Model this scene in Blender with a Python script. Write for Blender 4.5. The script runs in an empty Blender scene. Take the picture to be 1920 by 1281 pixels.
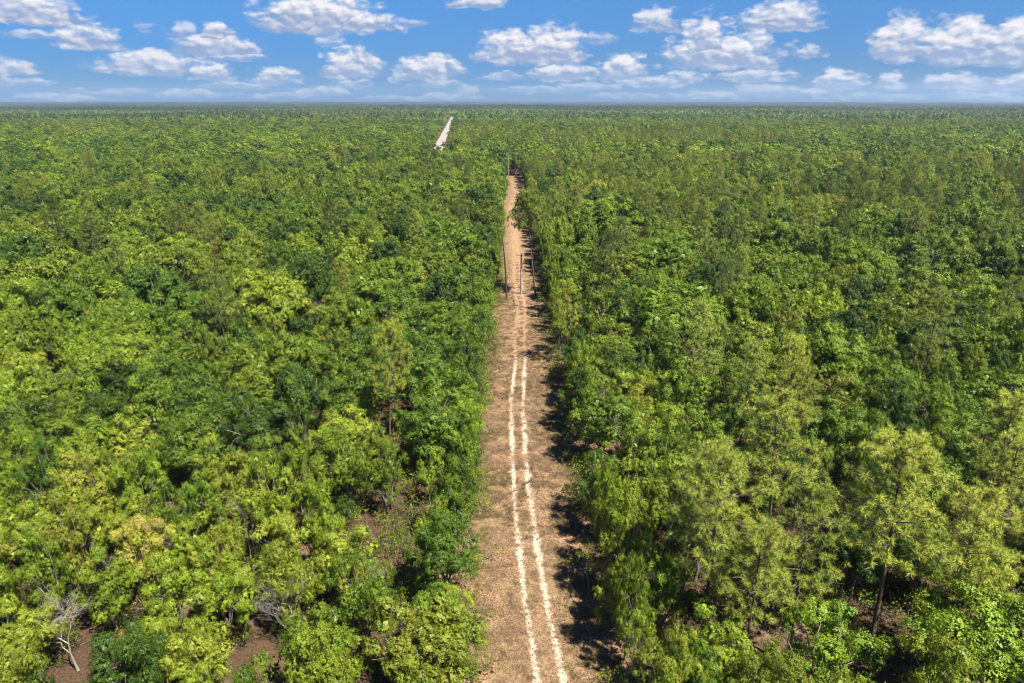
import bpy, math, random
import numpy as np
from mathutils import Vector

# ------------------------------------------------------------------ camera, world, sun, exposure
SC = bpy.context.scene
COL = SC.collection
PITCH = math.atan(450.5 / 1280.0)
CAMH = 40.0
cam_d = bpy.data.cameras.new('camera')
cam = bpy.data.objects.new('camera', cam_d)
COL.objects.link(cam)
cam.location = (0, 0, CAMH)
cam.rotation_euler = (math.pi / 2 - PITCH, 0, 0)
cam_d.sensor_width = 36.0
cam_d.lens = 24.0
cam_d.clip_start = 0.5
cam_d.clip_end = 60000
SC.camera = cam
SC.render.resolution_x = 1024
SC.render.resolution_y = 683
SC.view_settings.view_transform = 'Standard'
SC.view_settings.look = 'None'
SC.view_settings.gamma = 1
SC.view_settings.use_curve_mapping = False
SC.view_settings.exposure = 1.4
SC.cycles.max_bounces = 5
SC.cycles.diffuse_bounces = 2
SC.cycles.glossy_bounces = 1
SC.cycles.transmission_bounces = 3
SC.cycles.volume_bounces = 0
SC.cycles.transparent_max_bounces = 4
SC.cycles.use_denoising = True
SC.cycles.pixel_filter_type = 'BLACKMAN_HARRIS'
SC.cycles.filter_width = 1.1
SC.cycles.sample_clamp_indirect = 4.0

SUN_EL = math.radians(59)
SH = (-0.74, 0.673)                       # direction shadows fall on the ground
sun_to = Vector((-SH[0] * math.cos(SUN_EL), -SH[1] * math.cos(SUN_EL), math.sin(SUN_EL)))
sd = bpy.data.lights.new('sun', 'SUN')
sd.energy = 5.0
sd.angle = math.radians(0.53)
sd.color = (1.0, 0.95, 0.86)
so = bpy.data.objects.new('sun', sd)
COL.objects.link(so)
so.rotation_euler = sun_to.to_track_quat('Z', 'Y').to_euler()
so.location = (60, -60, 120)

world = bpy.data.worlds.new('World')
SC.world = world
world.use_nodes = True


class NT:
    """small helper to write node trees"""
    def __init__(s, tree):
        s.t = tree
        tree.nodes.clear()

    def n(s, typ, **kw):
        nd = s.t.nodes.new(typ)
        for k, v in kw.items():
            setattr(nd, k, v)
        return nd

    def put(s, sock, v):
        if v is None:
            return
        if isinstance(v, bpy.types.NodeSocket):
            s.t.links.new(v, sock)
        else:
            sock.default_value = v

    def m(s, op, a, b=None, c=None, clamp=False):
        nd = s.n('ShaderNodeMath', operation=op, use_clamp=clamp)
        s.put(nd.inputs[0], a); s.put(nd.inputs[1], b); s.put(nd.inputs[2], c)
        return nd.outputs[0]

    def v(s, op, a, b=None, c=None):
        nd = s.n('ShaderNodeVectorMath', operation=op)
        s.put(nd.inputs[0], a); s.put(nd.inputs[1], b); s.put(nd.inputs[2], c)
        return nd.outputs[0]

    def mix(s, f, a, b, typ='RGBA', blend='MIX'):
        nd = s.n('ShaderNodeMix', data_type=typ)
        if typ == 'RGBA':
            nd.blend_type = blend
        i = {'RGBA': (6, 7, 2), 'VECTOR': (4, 5, 1), 'FLOAT': (2, 3, 0)}[typ]
        s.put(nd.inputs[0], f); s.put(nd.inputs[i[0]], a); s.put(nd.inputs[i[1]], b)
        return nd.outputs[i[2]]

    def ramp(s, f, stops):
        nd = s.n('ShaderNodeValToRGB')
        s.put(nd.inputs[0], f)
        e = nd.color_ramp.elements
        while len(e) < len(stops):
            e.new(0.5)
        for el, (p, c) in zip(e, stops):
            el.position = p
            el.color = (c[0], c[1], c[2], 1) if not isinstance(c, (int, float)) else (c, c, c, 1)
        return nd.outputs[0]

    def rng(s, x, a, b, c=0.0, d=1.0, smooth=True):
        nd = s.n('ShaderNodeMapRange')
        nd.interpolation_type = 'SMOOTHSTEP' if smooth else 'LINEAR'
        s.put(nd.inputs[0], x)
        for k, q in zip((1, 2, 3, 4), (a, b, c, d)):
            nd.inputs[k].default_value = q
        return nd.outputs[0]

    def noise(s, vec, scale, detail=4.0, rough=0.5, dim='3D'):
        nd = s.n('ShaderNodeTexNoise', noise_dimensions=dim)
        s.put(nd.inputs['Vector'], vec)
        nd.inputs['Scale'].default_value = scale
        nd.inputs['Detail'].default_value = detail
        nd.inputs['Roughness'].default_value = rough
        return nd.outputs[0]


CP, SP = math.cos(PITCH), math.sin(PITCH)


def ray(px, py):
    u, v = (px - 960) / 1280.0, (640.5 - py) / 1280.0
    d = np.array([u, CP + v * SP, -SP + v * CP])
    return d / np.linalg.norm(d)


def at(px, py, z=0.0):
    """the point of the place seen at photograph pixel px, py at height z"""
    d = ray(px, py)
    t = (z - CAMH) / d[2]
    return d[0] * t, d[1] * t


def project(x, y, z):
    dz = z - CAMH
    zc = y * CP - dz * SP
    up = y * SP + dz * CP
    return 960 + 1280 * x / zc, 640.5 - 1280 * up / zc, zc


# --- the sky: physical sky plus fair-weather cumulus
CLOUDS = [  # centre x, base y, half width, height, opacity (photograph pixels)
    (60, 37, 100, 50, 1), (165, 84, 66, 38, .95), (62, 70, 46, 13, .6), (270, 58, 19, 14, .5),
    (342, 64, 30, 22, .6), (402, 72, 28, 30, 1), (405, 98, 84, 34, .9), (440, 111, 70, 12, .6),
    (285, 133, 100, 38, .95), (20, 135, 38, 30, 1), (40, 156, 80, 12, .6), (400, 148, 46, 32, .95),
    (512, 152, 46, 28, .95), (440, 164, 70, 10, .6), (600, 50, 118, 62, 1), (680, 53, 70, 30, 1), (775, 48, 32, 14, .5),
    (615, 82, 26, 18, .55), (662, 137, 54, 48, 1), (665, 165, 40, 14, .65), (802, 142, 62, 42, 1),
    (745, 148, 20, 24, .7), (820, 160, 50, 12, .6), (895, 13, 56, 18, .8), (960, 108, 68, 52, 1), (1040, 110, 62, 62, 1),
    (1122, 77, 36, 17, .5), (1055, 146, 64, 32, .95), (1165, 141, 46, 40, 1), (1232, 54, 44, 38, .85),
    (1325, 92, 52, 64, 1), (1350, 117, 116, 58, 1), (1465, 50, 78, 48, .95), (1515, 104, 28, 24, .7),
    (1215, 158, 84, 18, .75), (1292, 152, 42, 20, .8), (1415, 149, 82, 19, .8), (1435, 178, 76, 20, .6),
    (1570, 164, 50, 33, .95), (1665, 163, 42, 26, .85), (1795, 163, 78, 28, .85), (1912, 164, 46, 28, .9),
    (1682, 102, 58, 70, 1), (1790, 106, 80, 72, 1), (1900, 107, 90, 76, 1), (875, 178, 30, 16, .55),
    (120, 186, 90, 12, .6), (350, 180, 70, 13, .6), (600, 176, 60, 12, .6), (850, 184, 60, 12, .6), (1100, 168, 60, 13, .6),
    (1330, 184, 80, 13, .6), (1530, 178, 50, 12, .6), (1840, 184, 80, 13, .6), (935, 148, 46, 12, .55), (210, 176, 90, 10, .45), (520, 183, 90, 9, .45), (1010, 172, 80, 10, .45),
    (1640, 185, 120, 10, .4), (1180, 184, 90, 10, .4), (760, 186, 80, 8, .4),
]
W = NT(world.node_tree)
sky = W.n('ShaderNodeTexSky', sky_type='NISHITA')
sky.sun_disc = False
sky.sun_elevation = SUN_EL
sky.sun_rotation = math.atan2(sun_to.x, sun_to.y)
sky.air_density = 1.0
sky.dust_density = 0.3
sky.ozone_density = 2.5
tc = W.n('ShaderNodeTexCoord').outputs['Generated']
sep = W.n('ShaderNodeSeparateXYZ'); W.put(sep.inputs[0], tc)
az = W.m('ARCTAN2', sep.outputs[0], sep.outputs[1])
el = W.m('ARCSINE', sep.outputs[2])
cmb = W.n('ShaderNodeCombineXYZ'); W.put(cmb.inputs[0], az); W.put(cmb.inputs[1], el)
P0 = cmb.outputs[0]
stre = W.v('MULTIPLY', P0, (1.0, 1.9, 1.0))
n1 = W.n('ShaderNodeTexNoise'); W.put(n1.inputs['Vector'], stre)
n1.inputs['Scale'].default_value = 34; n1.inputs['Detail'].default_value = 5; n1.inputs['Roughness'].default_value = .55
warp = W.v('MULTIPLY', W.v('SUBTRACT', n1.outputs['Color'], (.5, .5, .5)), (.060, .016, 0))
Pw = W.v('ADD', P0, warp)
best = None
for (cx, by, hw, hh, op) in CLOUDS:
    d0, d1, d2 = ray(cx, by), ray(cx + hw, by), ray(cx, by - hh)
    a0, e0 = math.atan2(d0[0], d0[1]), math.asin(d0[2])
    w = abs(math.atan2(d1[0], d1[1]) - a0) * 1.10
    h = abs(math.asin(d2[2]) - e0) * 1.12
    vv = W.v('MULTIPLY_ADD', Pw, (1 / w, 1 / h, 0), (-a0 / w, -e0 / h, 0))
    sx = W.n('ShaderNodeSeparateXYZ'); W.put(sx.inputs[0], vv)
    yy = W.m('MAXIMUM', sx.outputs[1], W.m('MULTIPLY', sx.outputs[1], -4.0))
    r2 = W.m('MULTIPLY_ADD', sx.outputs[0], sx.outputs[0], W.m('MULTIPLY', yy, yy))
    dd = W.m('SUBTRACT', 1.0, r2)
    c3 = W.n('ShaderNodeCombineXYZ')
    W.put(c3.inputs[0], dd); W.put(c3.inputs[1], sx.outputs[1]); c3.inputs[2].default_value = op
    if best is None:
        best, bd = c3.outputs[0], dd
    else:
        g = W.m('GREATER_THAN', dd, bd)
        best = W.mix(g, best, c3.outputs[0], 'VECTOR')
        bd = W.m('MAXIMUM', bd, dd)
bs = W.n('ShaderNodeSeparateXYZ'); W.put(bs.inputs[0], best)
# the same kind of clouds over the rest of the sky, laid on a flat cloud deck
zc_ = W.m('MAXIMUM', sep.outputs[2], 0.02)
deck = W.n('ShaderNodeCombineXYZ')
W.put(deck.inputs[0], W.m('DIVIDE', sep.outputs[0], zc_)); W.put(deck.inputs[1], W.m('DIVIDE', sep.outputs[1], zc_))
dn = W.noise(deck.outputs[0], 0.75, 7, .56)
outside = W.m('MAXIMUM', W.rng(W.m('ABSOLUTE', az), .66, .74), W.rng(el, .165, .22))
dens2 = W.m('ADD', W.m('MULTIPLY_ADD', dn, 7.0, -4.4), W.m('MULTIPLY_ADD', outside, 6.0, -6.0))


def puffs(vec, scale):
    nd = W.n('ShaderNodeTexVoronoi', feature='SMOOTH_F1', voronoi_dimensions='2D', normalize=True)
    W.put(nd.inputs['Vector'], vec)
    nd.inputs['Scale'].default_value = scale
    nd.inputs['Detail'].default_value = 2.0
    nd.inputs['Roughness'].default_value = .55
    nd.inputs['Smoothness'].default_value = .35
    return W.m('SUBTRACT', 1.0, nd.outputs['Distance'])


wst = W.v('ADD', stre, W.v('MULTIPLY', W.v('SUBTRACT', n1.outputs['Color'], (.5, .5, .5)), (.02, .02, 0)))
pf = puffs(wst, 33)
pf2 = puffs(W.v('ADD', wst, (.0035, .0075, 0)), 33)
fine = W.noise(stre, 90, 5, .6)
dens = W.m('ADD', W.m('MAXIMUM', bs.outputs[0], W.m('SUBTRACT', dens2, .2)), W.m('MULTIPLY_ADD', pf, 1.7, -1.22))
dens = W.m('ADD', dens, W.m('MULTIPLY_ADD', fine, .9, -.40))
alpha = W.rng(dens, -.18, .72)
opac = W.m('MAXIMUM', bs.outputs[2], outside)
alpha = W.m('MULTIPLY', alpha, opac)
alpha = W.m('MULTIPLY', alpha, W.rng(el, -.01, .05, .75, .97, False))
relief = W.m('MULTIPLY', W.m('SUBTRACT', pf, pf2), 2.6)
lit = W.m('ADD', W.rng(bs.outputs[1], -.02, .70, .0, .85), relief)
lit = W.m('ADD', lit, W.m('MULTIPLY_ADD', fine, .5, -.22), clamp=True)
skyc = W.mix(1.0, sky.outputs[0], (.185, .475, .87, 1), 'RGBA', 'MULTIPLY')
lowband = W.rng(el, 0.0, .13, .0, 1.0, False)
skyc = W.mix(lowband, W.mix(1.0, skyc, (.38, .56, .84, 1), 'RGBA', 'MULTIPLY'), skyc)
ccol = W.mix(lit, (2.4, 3.1, 4.7, 1), (7.5, 7.2, 7.2, 1))
fin = W.mix(alpha, skyc, ccol)
bg = W.n('ShaderNodeBackground')
W.put(bg.inputs[0], fin)
bg.inputs[1].default_value = 0.050
wo = W.n('ShaderNodeOutputWorld')
W.t.links.new(bg.outputs[0], wo.inputs[0])

# ------------------------------------------------------------------ helpers
rs = np.random.RandomState(7)
random.seed(7)


def unit(v):
    return v / np.maximum(np.linalg.norm(v, axis=-1, keepdims=True), 1e-9)


def rdir(r, n, zmin=-1.0):
    z = r.uniform(zmin, 1, n)
    a = r.uniform(0, 2 * np.pi, n)
    q = np.sqrt(1 - z * z)
    return np.stack([q * np.cos(a), q * np.sin(a), z], 1)


def fbm(x, y, seed=0, octaves=4, scale=1.0):
    """cheap value noise, about -1..1"""
    out = np.zeros_like(x, dtype=float)
    amp, tot = 1.0, 0.0
    fx, fy = x / scale, y / scale
    for o in range(octaves):
        xi, yi = np.floor(fx).astype(np.int64), np.floor(fy).astype(np.int64)
        tx, ty = fx - xi, fy - yi
        tx, ty = tx * tx * (3 - 2 * tx), ty * ty * (3 - 2 * ty)

        def hsh(a, b):
            h = (a * 374761393 + b * 668265263 + (seed + o) * 1274126177) & 0xffffffff
            h = ((h ^ (h >> 13)) * 1274126177) & 0xffffffff
            return ((h ^ (h >> 16)) & 0xffff) / 32767.5 - 1
        v = (hsh(xi, yi) * (1 - tx) + hsh(xi + 1, yi) * tx) * (1 - ty) + (hsh(xi, yi + 1) * (1 - tx) + hsh(xi + 1, yi + 1) * tx) * ty
        out += v * amp
        tot += amp
        amp *= .5
        fx, fy = fx * 2.03 + 11.3, fy * 2.03 + 5.7
    return out / tot


class Geo:
    """collects faces of any size and writes them as one mesh"""
    def __init__(s):
        s.v, s.loops, s.sizes, s.mat, s.at = [], [], [], [], []
        s.nv = 0

    def add(s, verts, faces, mat=0, attr=None):
        faces = np.asarray(faces, dtype=np.int64)
        k, n = faces.shape[1], faces.shape[0]
        s.v.append(np.asarray(verts, dtype=float))
        s.loops.append((faces + s.nv).ravel())
        s.sizes.append(np.full(n, k))
        s.mat.append(np.full(n, mat))
        a = np.zeros((n, 2)) if attr is None else np.asarray(attr, dtype=float)
        s.at.append(a)
        s.nv += len(verts)

    def mesh(s, name, mats, smooth=False):
        me = bpy.data.meshes.new(name)
        v = np.concatenate(s.v); l = np.concatenate(s.loops); z = np.concatenate(s.sizes)
        me.vertices.add(len(v)); me.vertices.foreach_set('co', v.astype(np.float32).ravel())
        me.loops.add(len(l)); me.loops.foreach_set('vertex_index', l.astype(np.int32))
        me.polygons.add(len(z))
        me.polygons.foreach_set('loop_start', (np.cumsum(z) - z).astype(np.int32))
        me.polygons.foreach_set('loop_total', z.astype(np.int32))
        for m in mats:
            me.materials.append(m)
        me.polygons.foreach_set('material_index', np.concatenate(s.mat).astype(np.int32))
        if smooth:
            me.polygons.foreach_set('use_smooth', np.ones(len(z), dtype=bool))
        at_ = np.concatenate(s.at)
        for i, nm in enumerate(('leaf_value', 'leaf_hue')):
            a = me.attributes.new(nm, 'FLOAT', 'FACE')
            a.data.foreach_set('value', at_[:, i].astype(np.float32))
        me.update(calc_edges=True)
        return me


def leaves(g, c, nrm, length, width, r, mat=0, attr=None):
    """kite shaped leaf sprays at c facing nrm"""
    n = len(c)
    t = unit(np.cross(nrm, rdir(r, n)))
    b = np.cross(nrm, t)
    L = (length * r.uniform(.7, 1.3, n))[:, None]
    Wd = (width * r.uniform(.7, 1.3, n))[:, None]
    fold = nrm * L * .18
    v = np.stack([c - t * L * .5, c + b * Wd * .5 - fold * .4, c + t * L * .5 - fold, c - b * Wd * .5 - fold * .4], 1).reshape(-1, 3)
    g.add(v, np.arange(4 * n).reshape(n, 4), mat, attr)


def tube(g, pts, rad, sides=5, mat=0):
    pts = np.asarray(pts, dtype=float); rad = np.asarray(rad, dtype=float)
    n = len(pts)
    tg = unit(np.gradient(pts, axis=0))
    ref = np.array([1.0, .13, .07]) if abs(tg[0][2]) > .7 else np.array([0, .1, 1.0])
    u = unit(np.cross(tg, ref)); w = np.cross(tg, u)
    a = np.linspace(0, 2 * np.pi, sides, endpoint=False)
    ring = (u[:, None, :] * np.cos(a)[None, :, None] + w[:, None, :] * np.sin(a)[None, :, None]) * rad[:, None, None] + pts[:, None, :]
    v = ring.reshape(-1, 3)
    f = []
    for i in range(n - 1):
        for j in range(sides):
            k = (j + 1) % sides
            f.append((i * sides + j, i * sides + k, (i + 1) * sides + k, (i + 1) * sides + j))
    g.add(v, f, mat)


def limb(g, r, p0, p1, r0, r1, n=5, bend=.12, sides=5, mat=0, sag=0.0):
    p0, p1 = np.asarray(p0, float), np.asarray(p1, float)
    L = np.linalg.norm(p1 - p0)
    t = np.linspace(0, 1, n)[:, None]
    off = r.normal(0, bend * L, 3)
    off2 = r.normal(0, bend * L * .4, 3)
    pts = p0 + (p1 - p0) * t + off * np.sin(np.pi * t) + off2 * np.sin(2 * np.pi * t)
    pts[:, 2] += sag * L * np.sin(np.pi * t[:, 0])
    tube(g, pts, r0 + (r1 - r0) * t[:, 0] ** .8, sides, mat)
    return pts


# ------------------------------------------------------------------ materials
def mat_new(name):
    m = bpy.data.materials.new(name)
    m.use_nodes = True
    return m, NT(m.node_tree)


def leaf_material(name, stops, transl, rough, spec):
    m, T = mat_new(name)
    tint = T.n('ShaderNodeAttribute', attribute_type='INSTANCER', attribute_name='tint').outputs['Fac']
    shade = T.n('ShaderNodeAttribute', attribute_type='INSTANCER', attribute_name='shade').outputs['Fac']
    lv = T.n('ShaderNodeAttribute', attribute_type='GEOMETRY', attribute_name='leaf_value').outputs['Fac']
    lh = T.n('ShaderNodeAttribute', attribute_type='GEOMETRY', attribute_name='leaf_hue').outputs['Fac']
    hue = T.m('ADD', tint, lh, clamp=True)
    col = T.ramp(hue, stops)
    k = T.m('MULTIPLY', T.m('MULTIPLY_ADD', lv, .42, 1.0), shade)
    kk = T.n('ShaderNodeCombineXYZ')
    for i in range(3):
        T.put(kk.inputs[i], k)
    col = T.v('MULTIPLY', col, kk.outputs[0])
    p = T.n('ShaderNodeBsdfPrincipled')
    T.put(p.inputs['Base Color'], col)
    p.inputs['Roughness'].default_value = rough
    p.inputs['Specular IOR Level'].default_value = spec
    tr = T.n('ShaderNodeBsdfTranslucent')
    T.put(tr.inputs[0], T.v('MULTIPLY', col, (1.25, 1.2, .5)))
    mx = T.n('ShaderNodeMixShader'); mx.inputs[0].default_value = transl
    T.t.links.new(p.outputs[0], mx.inputs[1]); T.t.links.new(tr.outputs[0], mx.inputs[2])
    o = T.n('ShaderNodeOutputMaterial'); T.t.links.new(mx.outputs[0], o.inputs[0])
    return m


M_OAK = leaf_material('oak_leaf', [(0, (.030, .062, .009)), (.28, (.068, .130, .010)), (.5, (.140, .198, .011)),
                                   (.72, (.190, .228, .018)), (.88, (.25, .235, .03)), (1, (.20, .15, .07))], .22, .5, .3)
M_PINE = leaf_material('pine_needle', [(0, (.075, .11, .022)), (.45, (.22, .27, .032)), (1, (.36, .37, .045))], .25, .45, .35)


def bark_material(name, c0, c1, scale=6):
    m, T = mat_new(name)
    pos = T.n('ShaderNodeTexCoord').outputs['Object']
    n = T.noise(T.v('MULTIPLY', pos, (1, 1, .25)), scale, 5, .65)
    col = T.ramp(n, [(.3, c0), (.7, c1)])
    p = T.n('ShaderNodeBsdfPrincipled')
    T.put(p.inputs['Base Color'], col)
    p.inputs['Roughness'].default_value = .9
    p.inputs['Specular IOR Level'].default_value = .2
    b = T.n('ShaderNodeBump'); b.inputs['Strength'].default_value = .6; b.inputs['Distance'].default_value = .03
    T.put(b.inputs['Height'], n); T.t.links.new(b.outputs[0], p.inputs['Normal'])
    o = T.n('ShaderNodeOutputMaterial'); T.t.links.new(p.outputs[0], o.inputs[0])
    return m


M_BARK = bark_material('oak_bark', (.09, .078, .065), (.28, .25, .215))
M_PBARK = bark_material('pine_bark', (.045, .032, .025), (.16, .11, .08))
M_DEAD = bark_material('dead_wood', (.17, .155, .135), (.36, .33, .29))
M_TWIG = bark_material('bare_twig', (.16, .12, .10), (.34, .27, .22))
M_POLE = bark_material('weathered_pole', (.20, .17, .14), (.36, .33, .29), 4)
M_SNAG = bark_material('dark_snag', (.02, .017, .015), (.08, .065, .05))  # very dark brown bark tone


def simple(name, col, rough=.6, metal=0):
    m, T = mat_new(name)
    p = T.n('ShaderNodeBsdfPrincipled')
    pos = T.n('ShaderNodeTexCoord').outputs['Object']
    n = T.noise(pos, 3, 4, .6)
    c = T.mix(n, tuple(x * .8 for x in col) + (1,), tuple(min(1, x * 1.2) for x in col) + (1,))
    T.put(p.inputs['Base Color'], c)
    p.inputs['Roughness'].default_value = rough
    p.inputs['Metallic'].default_value = metal
    o = T.n('ShaderNodeOutputMaterial'); T.t.links.new(p.outputs[0], o.inputs[0])
    return m


# ------------------------------------------------------------------ terrain
ROADP = [at(829, 262), at(840.5, 240), at(848.5, 220)]
rdx = (ROADP[2][0] - ROADP[0][0]) / (ROADP[2][1] - ROADP[0][1])


def road_x(y):
    return ROADP[0][0] + rdx * (y - ROADP[0][1])


def sstep(a, b, x):
    t = np.clip((x - a) / (b - a), 0, 1)
    return t * t * (3 - 2 * t)


def terrain(x, y):
    x = np.asarray(x, float); y = np.asarray(y, float)
    r = np.hypot(x, y)
    roll = fbm(x, y, 91, 3, 1300.0) * 7.0 + fbm(x, y, 92, 2, 420.0) * 1.6
    near_road = 1 - sstep(60, 500, np.abs(x - road_x(y))) * 1.0
    k = sstep(700, 2400, r) * (1 - .85 * near_road * (1 - sstep(1900, 2600, y)))
    ridge = sstep(5500, 9000, r) * (14 + 7 * fbm(x, y, 93, 2, 1700.0))
    return roll * k + ridge


def obj(name, me, parent=None, label=None, cat=None, group=None, kind=None, loc=None):
    o = bpy.data.objects.new(name, me)
    COL.objects.link(o)
    if parent is not None:
        o.parent = parent
    if loc is not None:
        o.location = loc
    for k, v_ in (('label', label), ('category', cat), ('group', group), ('kind', kind)):
        if v_:
            o[k] = v_
    return o


def grid_mesh(name, X, Y, Z, mat, attrs=None, smooth=True):
    ny, nx = X.shape
    v = np.stack([X, Y, Z], -1).reshape(-1, 3)
    i = np.arange((ny - 1) * (nx - 1)); r_, c_ = i // (nx - 1), i % (nx - 1)
    a = r_ * nx + c_
    g = Geo(); g.add(v, np.stack([a, a + 1, a + nx + 1, a + nx], 1))
    me = g.mesh(name, [mat], smooth)
    for k, arr in (attrs or {}).items():
        at_ = me.attributes.new(k, 'FLOAT', 'POINT')
        at_.data.foreach_set('value', arr.astype(np.float32).ravel())
    return me


# forest floor material
m, T = mat_new('forest_floor')
pos = T.n('ShaderNodeNewGeometry').outputs['Position']
n_big = T.noise(pos, .07, 4, .55)
n_mid = T.noise(pos, .6, 6, .62)
n_fin = T.noise(pos, 5.0, 6, .7)
col = T.ramp(n_fin, [(.28, (.026, .016, .010)), (.5, (.070, .042, .025)), (.72, (.150, .090, .055))])
col = T.mix(T.rng(n_big, .54, .72), col, (.24, .155, .105, 1))
col = T.mix(T.rng(n_mid, .56, .74, 0, .75), col, (.055, .062, .022, 1))
p = T.n('ShaderNodeBsdfPrincipled'); T.put(p.inputs['Base Color'], col)
p.inputs['Roughness'].default_value = .95; p.inputs['Specular IOR Level'].default_value = .1
b = T.n('ShaderNodeBump'); b.inputs['Strength'].default_value = .8; b.inputs['Distance'].default_value = .12
T.put(b.inputs['Height'], n_fin); T.t.links.new(b.outputs[0], p.inputs['Normal'])
o_ = T.n('ShaderNodeOutputMaterial'); T.t.links.new(p.outputs[0], o_.inputs[0])
M_FLOOR = m

RMAX = 9700.0
rr = np.concatenate([[0.5], np.geomspace(15, RMAX, 130)])
aa = np.linspace(0, 2 * np.pi, 241)
A, R = np.meshgrid(aa, rr)
GX, GY = R * np.sin(A), R * np.cos(A)
obj('ground', grid_mesh('ground', GX, GY, terrain(GX, GY), M_FLOOR), kind='structure',
    label='brown leaf litter forest floor under the trees')

# the clearing with its two wheel ruts
LT = [(965, 640), (967.6, 674), (958, 754), (961, 855), (965, 940), (973, 1015), (979, 1079), (986, 1143), (997, 1201), (1007.5, 1275)]
RT = [(984, 640), (984.7, 674), (981, 760), (984.7, 839), (991.6, 919), (1002, 988), (1011, 1052), (1023.5, 1121), (1036, 1185), (1056, 1270)]
MID = [(963.2, 334), (965, 343), (970, 362), (958.5, 392), (963.6, 415), (968, 467), (971, 520), (978, 583), (976, 605)]
lt = [at(*q) for q in LT]; rt = [at(*q) for q in RT]; md = [at(*q) for q in MID]


def smooth_path(pairs):
    pairs = sorted(pairs, key=lambda q: q[1])
    ys = np.array([q[1] for q in pairs]); xs = np.array([q[0] for q in pairs])
    yq = np.linspace(15, 420, 1621)
    xq = np.interp(yq, ys, xs)
    k = np.hanning(17); k /= k.sum()
    xq = np.convolve(np.pad(xq, 8, 'edge'), k, 'valid')
    return lambda y: np.interp(y, yq, xq)


lp = smooth_path([(x - .82, y) for x, y in md] + lt + [(lt[-1][0] + .3, 15)])
rp = smooth_path([(x + .82, y) for x, y in md] + rt + [(rt[-1][0] + .5, 15)])


def left_edge(y):
    y = np.asarray(y, float)
    return -3.3 + .2 * sstep(90, 150, y) + .75 * fbm(y * 0 + 3.3, y, 21, 3, 16.0) + .45 * sstep(150, 260, y) - .35 * np.exp(-((y - 85) / 14.0) ** 2) * 2


def right_edge(y):
    y = np.asarray(y, float)
    return 7.2 - .6 * sstep(60, 120, y) + .9 * fbm(y * 0 + 7.7, y, 22, 3, 14.0) - 1.6 * sstep(180, 330, y)


ys = [18.0]
while ys[-1] < 398:
    ys.append(ys[-1] + .10 + ys[-1] * .0016)
ys = np.array(ys)
xs = np.linspace(-9, 13, 190)
X, Y = np.meshgrid(xs, ys)
dl, dr = X - lp(Y), X - rp(Y)
wob = .10 * fbm(X, Y, 31, 3, .7)
wl = .40 + .12 * fbm(X * 0, Y, 32, 3, 5.0)
wr = .40 + .12 * fbm(X * 0 + 9, Y, 33, 3, 5.0)
sand = np.maximum(np.exp(-((dl + wob) / wl) ** 2), np.exp(-((dr - wob) / wr) ** 2))
far_f = 1 - .62 * sstep(101, 110, Y)
sand *= far_f * np.clip(.80 + .55 * fbm(X * .35, Y, 36, 3, 4.5), .25, 1.1)
mid = (lp(Y) + rp(Y)) / 2
worn = np.exp(-((X - mid) / (1.15 + .6 * sstep(90, 150, Y))) ** 2)
Z = .10 - .055 * np.maximum(np.exp(-(dl / .3) ** 2), np.exp(-(dr / .3) ** 2)) * (1 - .5 * sstep(90, 160, Y)) + .022 * fbm(X, Y, 34, 3, .55) + .03 * fbm(X, Y, 35, 2, 3.0)
Z = np.where((xs[None, :] < -8.8) | (xs[None, :] > 12.8), -.02, Z)

m, T = mat_new('clearing_soil')
pos = T.n('ShaderNodeNewGeometry').outputs['Position']
sd_ = T.n('ShaderNodeAttribute', attribute_name='sand').outputs['Fac']
wn = T.n('ShaderNodeAttribute', attribute_name='worn').outputs['Fac']
n_big = T.noise(pos, .16, 4, .55)
n_mid = T.noise(pos, 1.1, 6, .65)
n_fin = T.noise(pos, 6.5, 6, .72)
n_x = T.noise(T.v('MULTIPLY', pos, (1, 2.2, 1)), 3.0, 5, .7)
col = T.ramp(n_fin, [(.38, (.035, .021, .011)), (.46, (.125, .074, .038)), (.54, (.215, .130, .070)), (.68, (.33, .225, .14))])
col = T.mix(T.rng(n_mid, .54, .70, 0, .85), col, (.33, .225, .15, 1))
col = T.mix(T.rng(n_big, .48, .64, 0, .35), col, (.20, .155, .065, 1))
col = T.mix(T.rng(n_x, .60, .72, 0, .75), col, (.10, .07, .04, 1))
farw = T.rng(T.n('ShaderNodeSeparateXYZ').outputs[1], 0, 1)
sxyz = T.n('ShaderNodeSeparateXYZ'); T.put(sxyz.inputs[0], pos)
tan = T.rng(sxyz.outputs[1], 98, 130, .12, .8)
col = T.mix(T.m('MULTIPLY', wn, T.m('MULTIPLY', tan, T.rng(n_mid, .25, .6, .4, 1))), col, (.31, .195, .115, 1))
n_s = T.noise(pos, 2.1, 8, .74)
smn = T.m('ADD', T.m('MULTIPLY_ADD', n_s, 3.4, -1.7), T.m('MULTIPLY_ADD', n_fin, 2.0, -1.0))
smask = T.m('MULTIPLY', T.rng(T.m('ADD', sd_, smn), .20, 1.05), T.rng(sd_, .08, .75, 0, .95))
col = T.mix(smask, col, T.ramp(n_fin, [(.3, (.28, .205, .14)), (.62, (.48, .40, .305))]))
p = T.n('ShaderNodeBsdfPrincipled'); T.put(p.inputs['Base Color'], col)
p.inputs['Roughness'].default_value = .95; p.inputs['Specular IOR Level'].default_value = .1
b = T.n('ShaderNodeBump'); b.inputs['Strength'].default_value = .7; b.inputs['Distance'].default_value = .07
T.put(b.inputs['Height'], n_fin); T.t.links.new(b.outputs[0], p.inputs['Normal'])
o_ = T.n('ShaderNodeOutputMaterial'); T.t.links.new(p.outputs[0], o_.inputs[0])
M_CLEAR = m
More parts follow.
